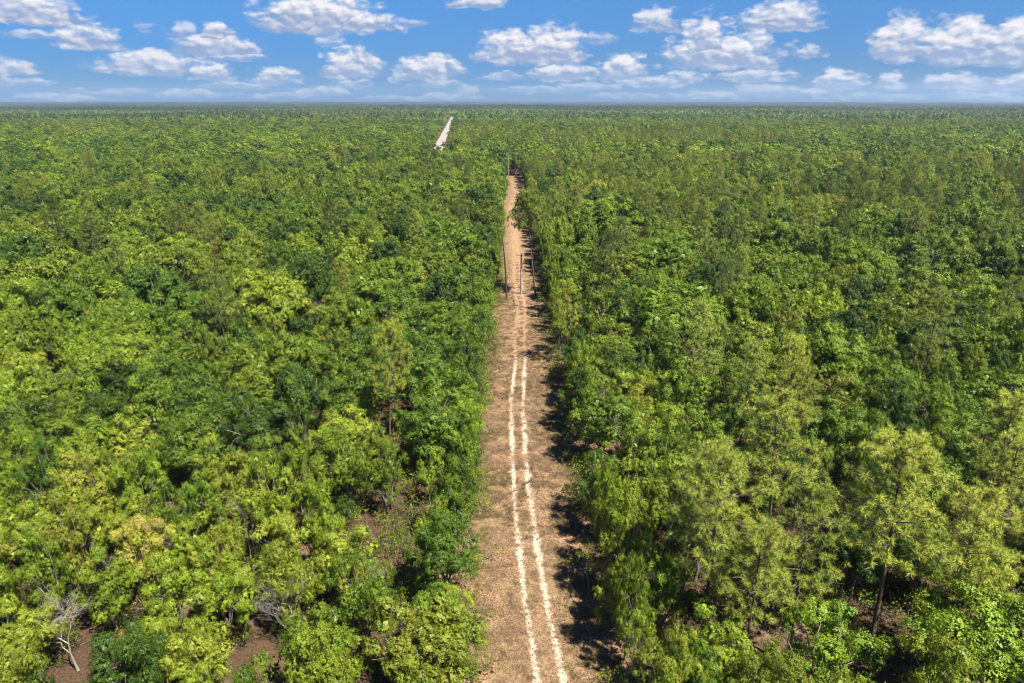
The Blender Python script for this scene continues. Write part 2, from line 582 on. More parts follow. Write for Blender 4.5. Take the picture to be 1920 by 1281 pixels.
obj('dirt_track', grid_mesh('dirt_track', X, Y, Z, M_CLEAR, {'sand': sand, 'worn': worn}), kind='structure',
    label='straight brown clearing with two pale sandy wheel ruts')

# far white road
m, T = mat_new('white_road')
pos = T.n('ShaderNodeNewGeometry').outputs['Position']
col = T.ramp(T.noise(pos, .25, 5, .6), [(.3, (.19, .17, .145)), (.6, (.28, .26, .225))])
p = T.n('ShaderNodeBsdfPrincipled'); T.put(p.inputs['Base Color'], col); p.inputs['Roughness'].default_value = .95
o_ = T.n('ShaderNodeOutputMaterial'); T.t.links.new(p.outputs[0], o_.inputs[0])
ry = np.linspace(560, 1950, 240)
u = np.linspace(-1, 1, 7)
U, RY = np.meshgrid(u, ry)
wd = 4.4 + .7 * fbm(RY, U * 9, 41, 3, 30)
RX = road_x(RY) + U * wd
obj('road', grid_mesh('road', RX, RY, terrain(RX, RY) + .12 + .12 * (1 - np.abs(U)), m), kind='structure',
    label='white sand road running to the horizon')

# ------------------------------------------------------------------ tree builders
def oak(seed, R=3.0, H=8.5, nclump=26, nsprig=30, nleaf=11, leaf=.20, base=.30, flat=.8, sprig=.30, wood=True, jit=.22):
    r = np.random.RandomState(seed)
    zb = H * base
    V = (H - zb) / 2
    C = np.array([0, 0, zb + V])
    # uneven outline: the crown radius changes with direction
    ph = r.uniform(0, 6.28, 4); am = r.uniform(.05, .2, 4)
    d = rdir(r, nclump * 3, -.75)
    # spread the clumps apart
    keep = []
    for q in d:
        if all(np.dot(q, k) < 1 - 1.5 / nclump for k in keep):
            keep.append(q)
        if len(keep) >= nclump:
            break
    d = np.array(keep)
    n = len(d)
    a = np.arctan2(d[:, 1], d[:, 0])
    irr = 1 + sum(am[i] * np.sin((i + 1) * a + ph[i]) for i in range(4))
    rad = r.uniform(.58, .94, n) * irr
    c = C + d * np.array([R, R, V]) * rad[:, None]
    # a few inner clumps so the sky does not show straight through
    ni = max(3, n // 5)
    ci = C + rdir(r, ni) * np.array([R, R, V]) * .35
    cr = np.concatenate([r.uniform(.20, .37, n), r.uniform(.3, .4, ni)]) * R * (18.0 / max(nclump, 8)) ** .33
    c = np.concatenate([c, ci])
    g = Geo()
    hv = r.normal(0, .05, len(c)); vv = r.normal(0, .22, len(c))
    k = nsprig
    sd = rdir(r, len(c) * k, -.55)
    cc = np.repeat(c, k, 0); rr_ = np.repeat(cr, k)[:, None]
    sc_ = cc + sd * np.array([1, 1, flat]) * rr_ * (r.uniform(.55, 1.06, len(sd)) ** .7)[:, None]
    m_ = nleaf
    ld = rdir(r, len(sc_) * m_, -.6)
    base_ = np.repeat(sc_, m_, 0)
    sn = np.repeat(sd, m_, 0)
    pos = base_ + (ld * .8 + sn * .25) * sprig * r.uniform(.3, 1.0, len(ld))[:, None]
    nr = unit(.35 * ld + .75 * sn + r.normal(0, jit, ld.shape) + np.array([0, 0, .18]))
    att = np.stack([np.repeat(np.repeat(vv, k) + r.normal(0, .16, len(sc_)), m_) + r.normal(0, .2, len(ld)),
                    np.repeat(np.repeat(hv, k) + r.normal(0, .03, len(sc_)), m_) + r.normal(0, .03, len(ld))], 1)
    ok = pos[:, 2] > .25
    leaves(g, pos[ok], nr[ok], leaf, leaf * .66, r, 0, att[ok])
    # oversized leaves added inside clumps and crown to block light and darken undersides
    kc = 16
    cd = rdir(r, len(c) * kc, -.8)
    cp = np.repeat(c, kc, 0) + cd * np.repeat(cr, kc)[:, None] * (r.uniform(0, .62, len(cd)) ** .6)[:, None] * [1, 1, flat]
    cp = np.concatenate([cp, C + rdir(r, 60) * np.array([R, R, V]) * r.uniform(.1, .6, (60, 1))])
    cn = unit(np.concatenate([cd, rdir(r, 60)]) + r.normal(0, .3, (len(cd) + 60, 3)) + [0, 0, .5])
    ck = cp[:, 2] > .4
    leaves(g, cp[ck], cn[ck], R * .15, R * .11, r, 0, np.stack([r.normal(0, .2, ck.sum()), r.normal(0, .04, ck.sum())], 1))
    w = Geo()
    if wood:
        tr = .05 + R * .045
        fork = C * np.array([1, 1, 0]) + np.array([r.normal(0, .25), r.normal(0, .25), zb * 1.1])
        limb(w, r, (0, 0, -.15), fork, tr * 1.25, tr * .8, 6, .03, 7)
        nm = 5
        mains = []
        for i in range(nm):
            aa_ = i * 2 * math.pi / nm + r.uniform(-.4, .4)
            e = fork + np.array([math.cos(aa_) * R * .42, math.sin(aa_) * R * .42, V * r.uniform(.5, 1.1)])
            mains.append(limb(w, r, fork, e, tr * .6, tr * .28, 5, .09, 5))
        for i in range(n):
            ends = [mm[-1] for mm in mains]
            j = int(np.argmin([np.linalg.norm(c[i] - e) for e in ends]))
            st = mains[j][3 if r.rand() < .5 else 4]
            limb(w, r, st, c[i] + d[i] * cr[i] * .4, tr * .24, .014, 4, .1, 4)
    return g, w


def pine(seed, H=16.0, R=3.6, nb=36, tufts=9, needles=28, nl=.42, nw=.045, low=.45, wood=True, sides=5):
    r = np.random.RandomState(seed)
    g, w = Geo(), Geo()
    lean = r.normal(0, .25, 2)

    def tp(t):
        return np.array([lean[0] * t + .15 * math.sin(3 * t + seed), lean[1] * t + .15 * math.cos(2.3 * t + seed), H * t])
    ts = np.linspace(-.01, .985, 9)
    tube(w, [tp(t) for t in ts], [.15 * (1 - .9 * max(t, 0)) + .02 for t in ts], 7)
    cen, dirs, hv = [], [], []
    for i in range(nb):
        u = (i + r.uniform(0, 1)) / nb
        t = low + (1 - low) * u
        prof = math.sin(math.pi * (.20 + .72 * u)) ** .75 * (1 - .25 * u)
        L = R * prof * r.uniform(.65, 1.12) + .25
        a = i * 2.4 + r.uniform(-.4, .4)
        up = r.uniform(.10, .30) + .75 * u * u
        p0 = tp(t)
        dd = np.array([math.cos(a), math.sin(a), up])
        p1 = p0 + dd / np.linalg.norm(dd) * L
        pts = limb(w, r, p0, p1, .05 * (1 - .5 * u) + .012, .012, 5, .05, sides, 0, -.05) if wood else np.linspace(p0, p1, 5)
        hb = r.normal(0, .08)
        for k in range(tufts):
            s = .38 + .62 * (k + r.uniform(0, 1)) / tufts
            q = pts[0] + (pts[-1] - pts[0]) * s
            j = min(int(s * 4), 3); q = pts[j] + (pts[j + 1] - pts[j]) * (s * 4 - j)
            side = r.normal(0, .24 * L * (1.2 - s) + .16, 3) * np.array([1, 1, .45])
            c = q + side + np.array([0, 0, .12])
            if wood and k % 2 == 0:
                tube(w, [q, (q + c) / 2 + [0, 0, -.03], c], [.013, .01, .007], 3)
            cen.append(c); dirs.append(unit(side * .8 + dd * .5 + [0, 0, .6])); hv.append(hb + r.normal(0, .05))
    cen.append(tp(1.0)); dirs.append(np.array([0, 0, 1.0])); hv.append(0)
    cen, dirs, hv = np.array(cen), np.array(dirs), np.array(hv)
    n = len(cen)
    nd = unit(rdir(r, n * needles) * 1.0 + np.repeat(dirs, needles, 0) * .35)
    c = np.repeat(cen, needles, 0)
    L = (nl * r.uniform(.7, 1.2, len(c)))[:, None]
    sdv = unit(np.cross(nd, rdir(r, len(c)) * .55 + [.15, -.2, 1.0])) * nw * .5
    v = np.stack([c + nd * L * .12 - sdv * .6, c + nd * L * .12 + sdv * .6, c + nd * L * .7 + sdv, c + nd * L - [0, 0, .03], c + nd * L * .7 - sdv], 1)
    v = np.stack([c + nd * L * .1 - sdv, c + nd * L * .1 + sdv, c + nd * L], 1).reshape(-1, 3)
    vv = r.normal(0, .22, n)
    att = np.stack([np.repeat(vv, needles) + r.normal(0, .3, len(c)), np.repeat(hv, needles) + r.normal(0, .04, len(c))], 1)
    g.add(v, np.arange(len(v)).reshape(-1, 3), 0, att)
    return g, w


def bare(seed, H=8.0, R=2.6, levels=4, twigs=3):
    r = np.random.RandomState(seed)
    w = Geo()

    def grow(p, d, L, rad, lev):
        e = p + d * L
        pts = limb(w, r, p, e, rad, rad * .55, 4, .08, 5 if lev < 2 else 3)
        if lev >= levels:
            return
        for i in range(twigs + (lev > 1)):
            nd = unit(d * (.75 if lev else 1.0) + r.normal(0, .55, 3) * np.array([1, 1, .6]) + np.array([0, 0, .12]))
            st = pts[-1] if i < 2 else pts[2]
            grow(st, nd, L * r.uniform(.55, .8), rad * r.uniform(.45, .6), lev + 1)
    grow(np.array([0, 0, -.1]), unit(np.array([r.normal(0, .06), r.normal(0, .06), 1.0])), H * .36, .12, 0)
    return w


def shrub(seed, R=.9, n=110, leaf=.17):
    r = np.random.RandomState(seed)
    g = Geo()
    nc = 7
    c = np.stack([r.normal(0, R * .45, nc), r.normal(0, R * .45, nc), r.uniform(.25, .8, nc) * R], 1)
    cc = np.repeat(c, n // nc, 0)
    d = rdir(r, len(cc), -.5)
    pos = cc + d * R * .42 * r.uniform(.5, 1.1, len(cc))[:, None]
    pos[:, 2] = np.abs(pos[:, 2]) + .03
    nr = unit(.6 * d + r.normal(0, .5, d.shape) + [0, 0, .3])
    leaves(g, pos, nr, leaf, leaf * .6, r, 0, np.stack([r.normal(0, .4, len(cc)), r.normal(0, .06, len(cc))], 1))
    for i in range(4):
        limb(g, r, (0, 0, -.05), c[i], .02, .008, 3, .1, 3, 1)
    return g


def grass_tuft(seed, n=16, h=.35):
    r = np.random.RandomState(seed)
    g = Geo()
    d = unit(rdir(r, n, .2) * [1, 1, .8])
    c = np.stack([r.normal(0, .12, n), r.normal(0, .12, n), np.full(n, -.03)], 1)
    L = (h * r.uniform(.5, 1.3, n))[:, None]
    s = unit(np.cross(d, rdir(r, n))) * .016
    v = np.stack([c - s, c + s, c + d * L], 1).reshape(-1, 3)
    g.add(v, np.arange(3 * n).reshape(-1, 3), 0, np.stack([r.normal(0, .5, n), r.normal(0, .1, n)], 1))
    return g


def join(g, w):
    """crown and wood in one mesh, for the trees past the individual ones"""
    q = Geo()
    off = 0
    for k, s in enumerate((g, w)):
        if not s.v:
            continue
        q.v += s.v
        q.loops += [l + off for l in s.loops]
        q.sizes += s.sizes
        q.mat += [mm + k for mm in s.mat]
        q.at += s.at
        off += s.nv
    q.nv = off
    return q


# ------------------------------------------------------------------ where the trees stand
# photograph pixel of the crown centre, crown radius m, height m, kind, tint, shade
NOTABLE = [
    (1264, 592, 8.2, 13.5, 'oak', .42, 1.15), (1555, 672, 5.6, 12.0, 'oak', .46, 1.1), (1668, 725, 4.4, 9.0, 'oak', .38, 1.05),
    (1150, 640, 3.6, 8.5, 'oak', .50, 1.0), (1130, 410, 9.0, 15.5, 'oak', .46, 1.15), (1040, 500, 2.6, 9.5, 'oak', .42, .95),
    (1740, 640, 5.0, 10.5, 'oak', .30, .8), (1850, 560, 5.0, 10.0, 'oak', .40, 1.0), (1480, 520, 6.0, 11, 'oak', .40, 1.05),
    (1250, 480, 8.0, 12, 'oak', .38, 1.1), (1620, 500, 7.0, 12, 'oak', .44, 1.1), (1205, 535, 3.2, 8, 'oak', .36, .9),
    (1545, 1215, 3.6, 9.0, 'oak', .42, 1.2), (1375, 1225, 2.6, 8.2, 'oak', .60, 1.15), (1845, 1195, 4.0, 9.5, 'oak', .46, 1.2),
    (1180, 1010, 2.1, 10.5, 'oak', .58, 1.0), (1150, 1110, 1.6, 8.0, 'oak', .60, .95), (1240, 1090, 2.4, 9.0, 'oak', .42, .95),
    (1205, 840, 2.8, 9.5, 'oak', .50, 1.05), (1100, 900, 2.4, 8.5, 'oak', .34, .85), (1100, 705, 2.6, 9.5, 'oak', .55, 1.0),
    (1200, 730, 3.4, 8.5, 'oak', .66, 1.05), (1260, 800, 3.2, 8.5, 'oak', .52, 1.1), (1330, 830, 3.0, 8.0, 'oak', .48, 1.05),
    (1410, 640, 3.4, 10.0, 'oak', .66, 1.0), (1800, 830, 3.6, 9.0, 'oak', .44, 1.0), (1870, 740, 4.2, 9.5, 'oak', .45, 1.0),
    (1690, 960, 4.1, 17.5, 'pine', .66, 1.05), (1345, 960, 3.9, 17.0, 'pine', .55, 1.0), (1475, 845, 4.0, 16.0, 'pine', .62, 1.05),
    (1815, 1020, 3.4, 14.5, 'pine', .80, 1.1), (1520, 1010, 3.2, 15.0, 'pine', .50, .95), (1420, 1080, 2.8, 13.0, 'pine', .55, .95),
    (1300, 940, 2.4, 14.0, 'pine', .5, .9), (1895, 900, 3.0, 14.0, 'pine', .6, .95),
    (1405, 705, 3.2, 14.0, 'pine', .55, .95), (1500, 740, 2.6, 12.5, 'pine', .5, .9), (1065, 570, 2.9, 13.5, 'pine', .82, 1.1),
    (1012, 398, 4.6, 21.5, 'pine', .35, .85), (1310, 425, 3.4, 16.0, 'pine', .35, .8), (1420, 395, 3.6, 17, 'pine', .3, .8),
    (1585, 410, 3.4, 16.0, 'pine', .3, .75), (1720, 420, 3.6, 16.0, 'pine', .5, .85), (1200, 350, 3.4, 16.0, 'pine', .3, .75),
    (1555, 350, 3.4, 16.0, 'pine', .3, .7), (985, 260, 5.0, 19, 'pine', .2, .7),
    (510, 565, 7.6, 13.0, 'oak', .64, 1.1), (788, 1215, 3.6, 8.6, 'oakd', .70, .80), (815, 800, 4.2, 9.5, 'oak', .36, 1.0),
    (850, 775, 3.4, 9.5, 'oak', .50, 1.1), (650, 800, 3.4, 8.5, 'oak', .70, 1.15), (840, 1035, 2.6, 9.0, 'oak', .28, .9),
    (860, 640, 3.4, 9.5, 'oak', .40, 1.0), (760, 590, 4.2, 10, 'oak', .34, .95), (880, 560, 3.4, 10.5, 'oak', .35, 1.0),
    (660, 530, 4.6, 9.5, 'oak', .50, .85), (560, 670, 4.4, 9.5, 'oak', .46, 1.05), (690, 720, 3.2, 8.5, 'oak', .36, .9),
    (725, 650, 2.6, 8.5, 'oak', .68, 1.1), (480, 730, 4.4, 8.5, 'oak', .55, .9), (250, 600, 4.6, 9.5, 'oak', .42, 1.15),
    (60, 700, 3.6, 9.5, 'oak', .70, 1.15), (140, 830, 3.6, 9.0, 'oak', .48, 1.05), (250, 825, 2.6, 8.5, 'oak', .72, 1.15),
    (445, 905, 2.4, 10.0, 'oak', .72, .95), (620, 840, 2.8, 9.0, 'oak', .60, 1.0), (360, 1030, 2.0, 7.8, 'oak', .66, 1.1),
    (240, 990, 2.2, 8.0, 'oak', .68, 1.05), (60, 990, 2.6, 8.0, 'oak', .64, 1.1), (320, 970, 1.9, 7.5, 'oak', .40, .9),
    (540, 1010, 2.4, 8.0, 'oak', .70, 1.15), (650, 1060, 2.6, 8.0, 'oak', .72, 1.1), (200, 1090, 2.2, 7.5, 'oak', .5, .95),
    (40, 1180, 2.4, 7.5, 'oak', .66, 1.15), (300, 1200, 2.2, 7.5, 'oak', .6, 1.1), (380, 1240, 2.2, 7.5, 'oak', .7, 1.1),
    (620, 410, 3.2, 17.0, 'pine', .1, .7), (265, 350, 3.4, 17.0, 'pine', .25, .75), (105, 405, 3.6, 17.0, 'pine', .2, .75),
    (170, 440, 3.4, 14.0, 'pine', .4, .75), (810, 305, 3.4, 17.0, 'pine', .25, .75), (690, 300, 3.0, 15.0, 'pine', .2, .7),
    (880, 330, 3.0, 16.0, 'pine', .3, .7), (480, 320, 3.0, 15, 'pine', .2, .7), (330, 420, 3.2, 15, 'pine', .35, .75),
]
BAREP = [(118, 1150, 2.3, 7.5, 'white'), (540, 1120, 2.4, 7.0, 'white'), (320, 485, 4.0, 8.5, 'pink'), (455, 960, 1.6, 8.5, 'white'),
         (205, 1060, 1.2, 6.5, 'white'), (312, 1010, 1.2, 6.0, 'white'), (1190, 1190, 1.2, 6.0, 'white'), (1700, 960, 0, 0, ''),
         (590, 575, 2.2, 9.0, 'pink'), (115, 712, 2.0, 7.5, 'white'), (1870, 545, 3.2, 8.5, 'pink'), (1130, 735, 1.6, 8.0, 'pink'),
         (1395, 1070, 2.0, 7.0, 'pink'), (700, 1085, 1.5, 6.5, 'white'), (1700, 820, 2.2, 7.5, 'white')]
HOLES = [(200, 1250, 2.2), (1470, 665, 1.6), (230, 965, 1.1), (700, 880, 1.3), (310, 860, 1.5), (1885, 955, 2.2), (1850, 950, 1.6),
         (590, 905, 1.5), (1735, 650, 1.4), (1010, 575, 1.5), (250, 1230, 1.4), (480, 1265, 1.6), (560, 1270, 1.2),
         (1065, 1010, 1.5)]
holes = [(*at(px, py), r_ * .75) for px, py, r_ in HOLES]

gap1 = lambda x, y: float(fbm(np.array([x]), np.array([y]), 88, 3, 9.0)[0])
placed = []                     # x, y, r, h, kind, tint, shade, notable
cellsz = 6.0
cells = {}


def clash(x, y, r, f=.78):
    ci, cj = int(x // cellsz), int(y // cellsz)
    rng_ = 3 if r > 4 else 2
    for i in range(ci - rng_, ci + rng_ + 1):
        for j in range(cj - rng_, cj + rng_ + 1):
            for (X_, Y_, R_) in cells.get((i, j), ()):
                if (X_ - x) ** 2 + (Y_ - y) ** 2 < ((R_ + r) * f) ** 2:
                    return True
    return False


def put_tree(x, y, r, h, kind, tint, shade, notable=-1):
    if notable >= 0 and kind != 'pine':
        shade *= 1.06
    placed.append((x, y, r, h, kind, tint, shade, notable))
    rr_ = (r if kind != 'pine' else r * .8) * (1.25 if notable >= 0 and r > 3 else 1)
    cells.setdefault((int(x // cellsz), int(y // cellsz)), []).append((x, y, rr_))


def cleared(x, y, r):
    if y < 400 and gap1(x, y) > .34 + .05 * r:
        return True
    if y < 404:
        if y > 396 - r and left_edge(y) - r < x < right_edge(y) + r and y < 397:
            return True
        if y < 397 and left_edge(y) - .82 * r < x < right_edge(y) + .82 * r:
            return True
    if 575 < y < 2600 and -(3.4 + .62 * r) < x - road_x(y) < (10.0 if y < 900 else 7.0) + .75 * r:
        return True
    # the sight line on to the start of the road stays open, a cross track cuts the wood there
    if 450 < y <= 600 and abs(x - road_x(600) * y / 600.0 - 1.0) < 4.5 + .6 * r:
        return True
    for hx, hy, hr in holes:
        if (x - hx) ** 2 + ((y - hy) * .55) ** 2 < (hr + r * .62) ** 2:
            return True
    return False


for i, (px, py, r_, h_, kd, ti, sh) in enumerate(NOTABLE):
    if i == 38:
        x, y = at(1003, 555)
        put_tree(x, y, r_, h_, kd, ti, sh, i)
        continue
    x, y = at(px, py, h_ * (.62 if kd != 'pine' else .74))
    if x < 0 and x > left_edge(y) - .8 * r_ and y < 397:
        x = float(left_edge(y)) - .8 * r_
    if x > 0 and x < right_edge(y) + .75 * r_ and y < 380 and py not in (398,):
        x = float(right_edge(y)) + .75 * r_
    put_tree(x, y, r_, h_, kd, ti, sh, i)

HF = math.tan(math.radians(36.9))


def species(x, y, r_, rr_):
    """tint and shade follow patches in the wood as well as the single tree"""
    a = float(patch1(x, y)); b_ = float(patch2(x, y))
    near_left = (1 - min(1, max(0, (y - 50) / 55.0))) * (1 if x < -3 else .35)
    t = .46 + .13 * a + .07 * near_left + rr_.normal(0, .09)
    s = 1.0 + .14 * b_ + rr_.normal(0, .15)
    if rr_.rand() < .04:
        t += .18
    if rr_.rand() < .14:
        t = .22; s *= .85
    return min(.93, max(.05, t)), min(1.4, max(.55, s))


def mk_patch(seed, scale):
    def f(x, y):
        return fbm(np.array([x]), np.array([y]), seed, 2, scale)[0]
    return f


patch1, patch2 = mk_patch(51, 38.0), mk_patch(52, 70.0)
NEAR = 400.0
r2 = np.random.RandomState(11)


def in_wedge(x, y, margin):
    return abs(x) < (y + margin) * HF + margin


def dart(n, rlo, rhi, hlo, hhi, kind, ymin, ymax, f=.78, cond=None):
    got = 0
    for _ in range(n):
        y = math.sqrt(r2.uniform(ymin ** 2, ymax ** 2))
        x = r2.uniform(-1, 1) * ((y + 12) * HF + 12)
        if y < 24:
            continue
        r_ = r2.uniform(rlo, rhi)
        if cond and not cond(x, y):
            continue
        if cleared(x, y, r_) or clash(x, y, r_, f):
            continue
        q = (r_ - rlo) / (rhi - rlo + 1e-6)
        h_ = hlo + (hhi - hlo) * (.4 * q + .6 * r2.rand())
        if kind == 'pine':
            ti = min(.9, max(0, r2.normal(.42, .18))); sh = r2.uniform(.8, 1.2)
            if y < 90:
                ti += .15; sh += .1
        else:
            ti, sh = species(x, y, r_, r2)
        put_tree(x, y, r_, h_, kind, ti, sh)
        got += 1
    return got


pinepatch = mk_patch(61, 60.0)
# pines: many on the right, few on the left, more with distance
dart(2600, 2.2, 3.6, 12.5, 17.5, 'pine', 40, NEAR, .85,
     lambda x, y: r2.rand() < (.26 if x > 5 else .07) * (1 + pinepatch(x, y)) * (1.0 if y > 75 else .3))
dart(240, 5.5, 7.5, 11.0, 14.0, 'oak', 110, NEAR, .80)
dart(2500, 4.8, 7.2, 10.5, 15.0, 'oak', 190, NEAR, .80)
dart(2200, 4.0, 5.4, 9.5, 14.0, 'oak', 90, NEAR, .80)
dart(9000, 2.8, 4.0, 6.5, 13.5, 'oak', 62, NEAR, .76)
dart(1600, 1.7, 2.7, 7.5, 11.0, 'oak', 24, 110, .72)
dart(18000, 1.7, 2.8, 5.5, 11.0, 'oak', 24, NEAR, .80)
dart(2500, 1.0, 1.7, 4.0, 8.0, 'oak', 24, 150, .70)
# a close hedge of small trees along both sides of the clearing
for side in (-1, 1):
    y = 26.0
    while y < 396:
        r_ = r2.uniform(1.2, 2.2)
        h_ = r2.uniform(6.5, 9.5) if side < 0 else r2.uniform(6.5, 10.5) + (3.5 if y > 120 else 0)
        e = float(left_edge(y)) if side < 0 else float(right_edge(y))
        x = e + side * (.86 * r_ + r2.uniform(.1, .9))
        if not clash(x, y, r_, .5) and not any((x - a) ** 2 + (y - b__) ** 2 < 6 for a, b__, c__ in holes) and not (side > 0 and 138 < y < 156):
            ti, sh = species(x, y, r_, r2)
            put_tree(x, y, r_, h_, 'oak', .30 + .6 * (ti - .3) if side < 0 else ti, sh + .08)
        y += r_ * (r2.uniform(1.0, 1.8) if side < 0 else r2.uniform(1.2, 3.2))
print('placed', len(placed))

# ------------------------------------------------------------------ individual trees
VAR = {}


def make_variant(key, gw, matset):
    g, w = gw
    VAR[key] = (g.mesh(key + '_crown', [matset[0]]), w.mesh(key + '_trunk', [matset[1]], True))


NOAK, NPINE = 9, 5
for i in range(NOAK):
    make_variant('oak%d' % i, oak(100 + i, 3.0, 8.5, 22 + i % 4 * 3, 36, 18, .125, .15 + .04 * (i % 3), .75 + .08 * (i % 3)), (M_OAK, M_BARK))
for i in range(3):
    make_variant('big%d' % i, oak(200 + i, 6.0, 10.5, 60, 46, 18, .155, .22, .7, .36), (M_OAK, M_BARK))
make_variant('dome0', oak(300, 3.6, 8.6, 70, 42, 9, .13, .2, .9, .22), (M_OAK, M_BARK))
for i in range(NPINE):
    make_variant('pine%d' % i, pine(400 + i, 16.0, 3.6, 34 + 3 * (i % 3), 8, 58, .46, .034, .40 + .05 * (i % 3)), (M_PINE, M_PBARK))

make_variant('pinetall', pine(455, 16.0, 3.6, 40, 16, 56, .46, .036, .66), (M_PINE, M_PBARK))

r3 = np.random.RandomState(23)


def tree_variant(kind, r_):
    if kind == 'oakd':
        return 'dome0', 3.6, 8.6
    if kind == 'pine':
        return 'pine%d' % r3.randint(NPINE), 3.6, 16.0
    if r_ > 4.3:
        return 'big%d' % r3.randint(3), 6.0, 10.5
    return 'oak%d' % r3.randint(NOAK), 3.0, 8.5


cand = []
for i, t in enumerate(placed):
    px, py, zc = project(t[0], t[1], t[3] * .65)
    if zc > 5 and -60 < px < 1980 and 0 < py < 1420:
        cand.append((t[2] / zc * (3 if t[7] >= 0 else 1), i, px, py, zc))
cand.sort(reverse=True)
nk = {'oak': 0, 'pine': 0}
LIM = {'oak': 300, 'pine': 190}
chosen = {}
for s_, i, px, py, zc in cand:
    k = 'pine' if placed[i][4] == 'pine' else 'oak'
    if nk[k] < LIM[k]:
        nk[k] += 1
        chosen[i] = (px, py, zc)
print('individual', nk)

SPECIAL = {
    0: 'broad domed bright green oak, widest crown right of the wheel ruts',
    1: 'rounded green oak dome standing between dark gaps on the right',
    27: 'tall pine with dark bare trunk showing through its yellowish crown, lower right',
    28: 'big feathery pine nearest the clearing on the lower right',
    37: 'slender yellow pine at the right edge of the clearing',
    38: 'tall leaning pine with its crown over the right edge of the clearing',
    46: 'broad yellow-green domed oak, widest crown left of the clearing',
    47: 'round dark olive oak with very fine leaves beside the clearing at the bottom',
}


def tone(kind, ti, sh):
    if kind == 'pine':
        return 'dark green' if ti < .3 else 'grey-green' if ti < .5 else 'mid green' if ti < .66 else 'yellow-green'
    if kind == 'oakd':
        return 'dark olive'
    if ti < .26:
        return 'dark green'
    if ti < .46:
        return 'fresh green' if sh > .95 else 'deep green'
    if ti < .6:
        return 'bright green' if sh > 1 else 'soft green'
    if ti < .76:
        return 'yellow-green'
    return 'yellowish olive'


used_labels = {}


def place_label(kind, i, t, px, py):
    if t[7] in SPECIAL:
        lb = SPECIAL[t[7]]
        used_labels[lb] = 1
        return lb
    if t[1] < 396 and t[0] < 0 and t[0] + t[2] > float(left_edge(t[1])) - .9:
        sidew = 'lining clearing on left'
    elif t[1] < 396 and t[0] > 0 and t[0] - t[2] < float(right_edge(t[1])) + .9:
        sidew = 'lining clearing on right'
    else:
        sidew = 'left of track' if t[0] < 2 else 'right of track'
    size = ('small' if t[2] < 2 else 'broad' if t[2] > 4.2 else 'round') if kind != 'pine' else ('tall' if t[3] > 15 else 'slim')
    nm = 'pine' if kind == 'pine' else 'oak'
    X_, Y_ = int(min(99, max(1, round(px / 19.2)))), int(min(99, max(1, round(py / 12.81))))
    for size in (size, 'higher', 'lower', 'thin-leaved', 'wide'):
        lb = '%s %s %s %s, %s percent across and %s percent down' % (size, tone(kind, t[5], t[6]).replace(' ', '-'), nm, sidew, words(X_), words(Y_))
        if lb not in used_labels:
            break
    used_labels[lb] = 1
    return lb


ONES = 'zero one two three four five six seven eight nine ten eleven twelve thirteen fourteen fifteen sixteen seventeen eighteen nineteen'.split()
TENS = 'twenty thirty forty fifty sixty seventy eighty ninety'.split()


def words(n):
    if n < 20:
        return ONES[n]
    return TENS[n // 10 - 2] + ('-' + ONES[n % 10] if n % 10 else '')


for i in sorted(chosen, key=lambda k: -placed[k][2]):
    t = placed[i]
    x, y, r_, h_, kd, ti, sh, nt = t
    key, R0, H0 = tree_variant(kd, r_)
    if nt == 38:
        key = 'pinetall'
    px, py, zc = chosen[i]
    k = 'pine' if kd == 'pine' else 'oak'
    root = obj('pine_tree' if k == 'pine' else 'oak_tree', None, None, place_label(k if kd != 'oakd' else 'oakd', i, t, px, py), 'tree',
               'pine trees in the wood' if k == 'pine' else 'oak trees in the wood', None, (x, y, 0))
    root.empty_display_size = .5
    rz = r3.uniform(0, 6.283)
    if nt == 38:
        root.rotation_euler = (0, math.radians(-3), 0)
    else:
        root.rotation_euler = (r3.normal(0, .02), r3.normal(0, .02), rz)
    root.scale = (r_ / R0 * r3.uniform(.92, 1.08), r_ / R0 * r3.uniform(.92, 1.08), h_ / H0)
    cr_, tk_ = VAR[key]
    c_ = obj('crown', cr_, root); c_['tint'] = float(ti); c_['shade'] = float(sh)
    obj('trunk', tk_, root)

